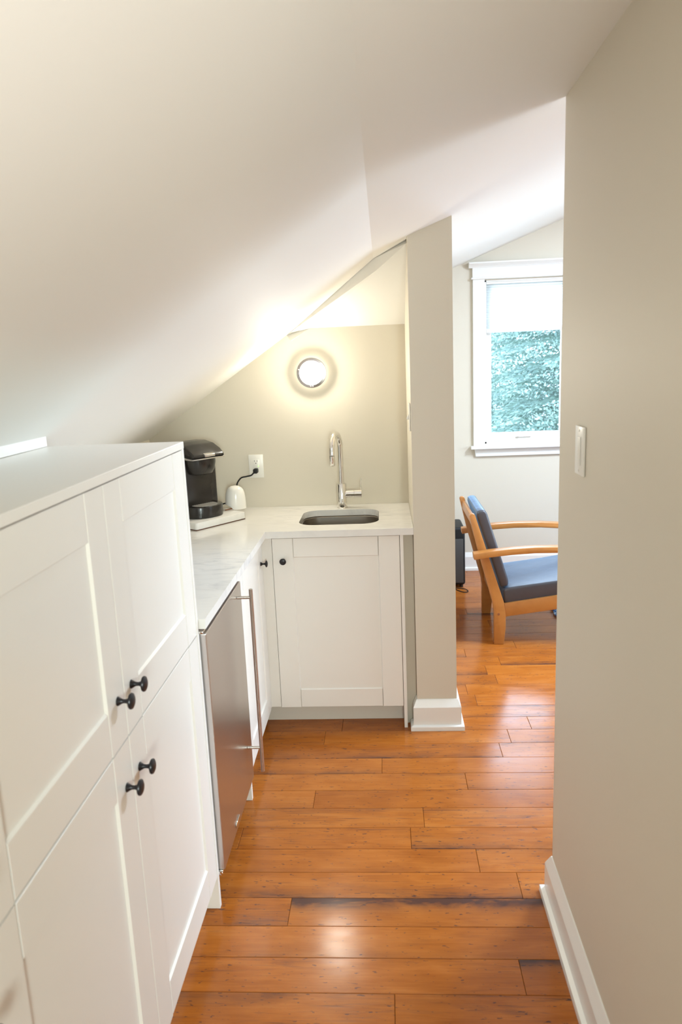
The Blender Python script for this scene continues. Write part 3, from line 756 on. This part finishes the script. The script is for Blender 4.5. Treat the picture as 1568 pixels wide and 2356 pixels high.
# ------------------------------------------------------------------ living room: armchair
ch = thing('armchair', 'honey wood armchair with slatted frame and dark slate cushions by the far window', 'armchair', (.95, 4.28, 0))
Y0c, Y1c = 3.985, 4.545; PW = .036
def rear_leg(y):
    b = NB(); o = [(.588, 0), (.642, 0), (.653, .10), (.653, .170), (.644, .245), (.545, .560), (.483, .757), (.476, .762), (.460, .762), (.453, .752), (.497, .560), (.582, .240), (.588, .190)]
    prism(b, o, lambda a, c, t: (a, t, c), y, y+PW, .004); return obj('leg', b, M['chairwood'], ch, True)
def front_leg(y):
    b = NB(); o = [(1.145, .0065), (1.190, .0065), (1.195, .30), (1.195, .522), (1.145, .524), (1.142, .30)]
    prism(b, o, lambda a, c, t: (a, t, c), y, y+PW, .004); return obj('leg', b, M['chairwood'], ch, True)
for y in (Y0c, Y1c-PW): 
    l = rear_leg(y); front_leg(y)
    if y == Y0c:
        b = NB(); lathe(b, [(0, 0), (.007, 0), (.007, .001), (0, .0025)], (.613, y-.0002, .181), (0, -1, 0), 16); obj('bolt_cap', b, M['stickwood'], l, True)
def arm(y):
    top = [(.467, .552), (.55, .563), (.68, .574), (.80, .579), (.957, .577), (1.10, .566), (1.22, .548), (1.245, .540)]
    bot = [(1.245, .514), (1.10, .534), (.957, .545), (.80, .547), (.68, .541), (.55, .529), (.470, .517)]
    b = NB(); prism(b, top+bot, lambda a, c, t: (a, t, c), y, y+.062, .004); return obj('armrest', b, M['chairwood'], ch, True)
arm(Y0c-.064); arm(Y1c+.002)
def rail(y):
    b = NB(); prism(b, [(.646, .240), (.646, .163), (.954, .204), (1.143, .232), (1.143, .312), (.953, .283)], lambda a, c, t: (a, t, c), y, y+.022, .003); return obj('seat_rail', b, M['chairwood'], ch, True)
rail(Y0c+.004); rail(Y1c-.026)
for (x, z) in ((.472, .715), (.604, .255)):
    b = NB(); box(b, x-.004, x+.016, Y0c+PW, Y1c-PW, z-.025, z+.025, .003); obj('cross_rail', b, M['chairwood'], ch, True)
b = NB(); box(b, 1.150, 1.172, Y0c+PW, Y1c-PW, .235, .305, .003); obj('front_rail', b, M['chairwood'], ch, True)
for i in range(6):
    y = Y0c+.075+i*.073
    b = NB(); o = [(.602, .268), (.614, .268), (.496, .70), (.484, .70)]
    prism(b, o, lambda a, c, t: (a, t, c), y, y+.028, .002); obj('back_slat', b, M['chairwood'], ch, True)
def cushion(name, outline, y0, y1, mat_, puff=.012):
    # outline in xz; rounded box grown across y with softened ends
    b = NB(); prism(b, outline, lambda a, c, t: (a, t, c), y0, y1, .014, 4)
    bmesh.ops.subdivide_edges(b, edges=[e for e in b.edges if e.calc_length() > .08], cuts=5, use_grid_fill=True)
    return obj(name, b, mat_, ch, True)
cushion('back_cushion', [(.630, .322), (.676, .330), (.675, .366), (.555, .758), (.540, .775), (.505, .772), (.496, .755), (.5, .735)], Y0c+.042, Y1c-.042, M['cushion'])
cushion('seat_cushion', [(.646, .226), (.958, .268), (1.15, .300), (1.19, .330), (1.215, .345), (1.215, .400), (1.18, .398), (.955, .362), (.680, .329), (.642, .318)], Y0c+.024, Y1c-.028, M['cushion'])

# speaker box on the floor, mostly hidden by the pillar
sp = thing('speaker', 'black box-shaped floor speaker partly hidden behind the beige pillar', 'speaker', (.44, 5.2, 0))
b = NB(); box(b, .330, .545, 5.065, 5.365, .020, .440, .018, 4); obj('cabinet', b, M['blackmatte'], sp, True)
b = NB(); box(b, .345, .530, 5.054, 5.0655, .04, .360, .004, 2); obj('grille', b, M['slot'], sp, True)
for x in (.352, .518):
    for y in (5.09, 5.34):
        b = NB(); cyl(b, (x, y, .0005), (x, y, .022), .013); obj('foot', b, M['blackplastic'], sp, True)
b = NB(); tube(b, spline([(.47, 5.25, .03), (.47, 5.05, .004), (.500, 4.975, .004), (.535, 4.95, .004), (.553, 4.975, .004), (.535, 5.02, .006), (.49, 5.05, .004), (.42, 5.07, .004)], 8), .0030, 8)
obj('cable', b, M['blackmatte'], sp, True)

# rug
def build_rug():
    b = NB(); x0, x1, y0, y1 = 1.045, 2.60, 3.9, 5.25
    box(b, x0, x1, y0, y1, .0003, .006)
    r = random.Random(3)
    for i in range(9000):
        x = r.uniform(x0-.004, x1+.004) if i > 2500 else r.uniform(x0-.01, x0+.12); y = r.uniform(y0, y1)
        dx, dy = r.uniform(-.014, .014), r.uniform(-.014, .014); h = r.uniform(.014, .026); wd = .004
        a = b.verts.new((x-wd, y, .004)); c = b.verts.new((x+wd, y+.002, .004)); d = b.verts.new((x+dx+wd, y+dy, h)); e = b.verts.new((x+dx-wd, y+dy, h)); b.faces.new((a, c, d, e))
    tag(obj('rug', b, M['rug']), 'blue and white flecked shaggy rug under the armchair', 'rug')
build_rug()

# ------------------------------------------------------------------ outside: ground and spruces
b = NB(); box(b, -25, 30, 6.2, 45, -3.3, -3.0); struct('ground', b, M['grass'])
def spruce(x, y, z0, H, R, seed, label, dens):
    r = random.Random(seed); t = thing('spruce_tree', label, 'tree', (x, y, z0), group='spruces outside the window')
    b = NB(); tube(b, [(x, y, z0+H*i/8) for i in range(9)], [.20*(1-i/8.6)+.015 for i in range(9)], 10); obj('trunk', b, M['bark'], t, True)
    b = NB(); nb = int(dens*H)
    for i in range(nb):
        u = (i+r.random())/nb; z = z0+H*(.06+.93*u); L = R*(1-u)**.8*r.uniform(.75, 1.1)+.15; a = i*2.399+r.uniform(-.4, .4)
        d = Vector((math.cos(a), math.sin(a), 0)); s = Vector((-d.y, d.x, 0)); m_ = max(6, int(L/.045))
        for j in range(m_):
            q = (j+.6)/m_; c = Vector((x, y, z))+d*(L*q)+Vector((0, 0, -.28*L*q*q+.10*L*q))
            half = .36*L*(1-q)**.7+.05
            for sd in (-1, 1):
                kk = max(2, int(half/.055))
                for k in range(kk):
                    f = (k+r.random())/kk
                    p = c+s*(sd*half*f)+d*(half*f*.45)+Vector((0, 0, -.16*half*f+r.uniform(-.03, .03)))
                    dr_ = (s*sd*.8+d*.6+Vector((r.uniform(-.4, .4), r.uniform(-.4, .4), r.uniform(-.75, .15)))).normalized()
                    l = r.uniform(.05, .10); wv = dr_.cross(Vector((r.uniform(-1, 1), r.uniform(-1, 1), 1))).normalized()*r.uniform(.006, .014)
                    v = [b.verts.new(p-wv), b.verts.new(p+dr_*l*.5-wv*1.4), b.verts.new(p+dr_*l), b.verts.new(p+dr_*l*.5+wv*1.4)]
                    b.faces.new(v)
    me = bpy.data.meshes.new('foliage')
    bmesh.ops.translate(b, verts=b.verts, vec=-WL[t.name]); b.to_mesh(me); b.free(); me.materials.append(M['needles'])
    o = bpy.data.objects.new('foliage', me); COL.objects.link(o); o.parent = t
spruce(2.75, 10.2, -3.0, 10.0, 3.0, 5, 'pale green spruce filling the lower pane of the far window', 26)
spruce(2.4, 17.5, -3.0, 11.5, 3.2, 9, 'more distant spruce showing through gaps in the nearer one', 16)
spruce(-4.4, 16.5, -3.0, 10.0, 2.6, 12, 'distant spruce to the left behind the nearer one', 16)
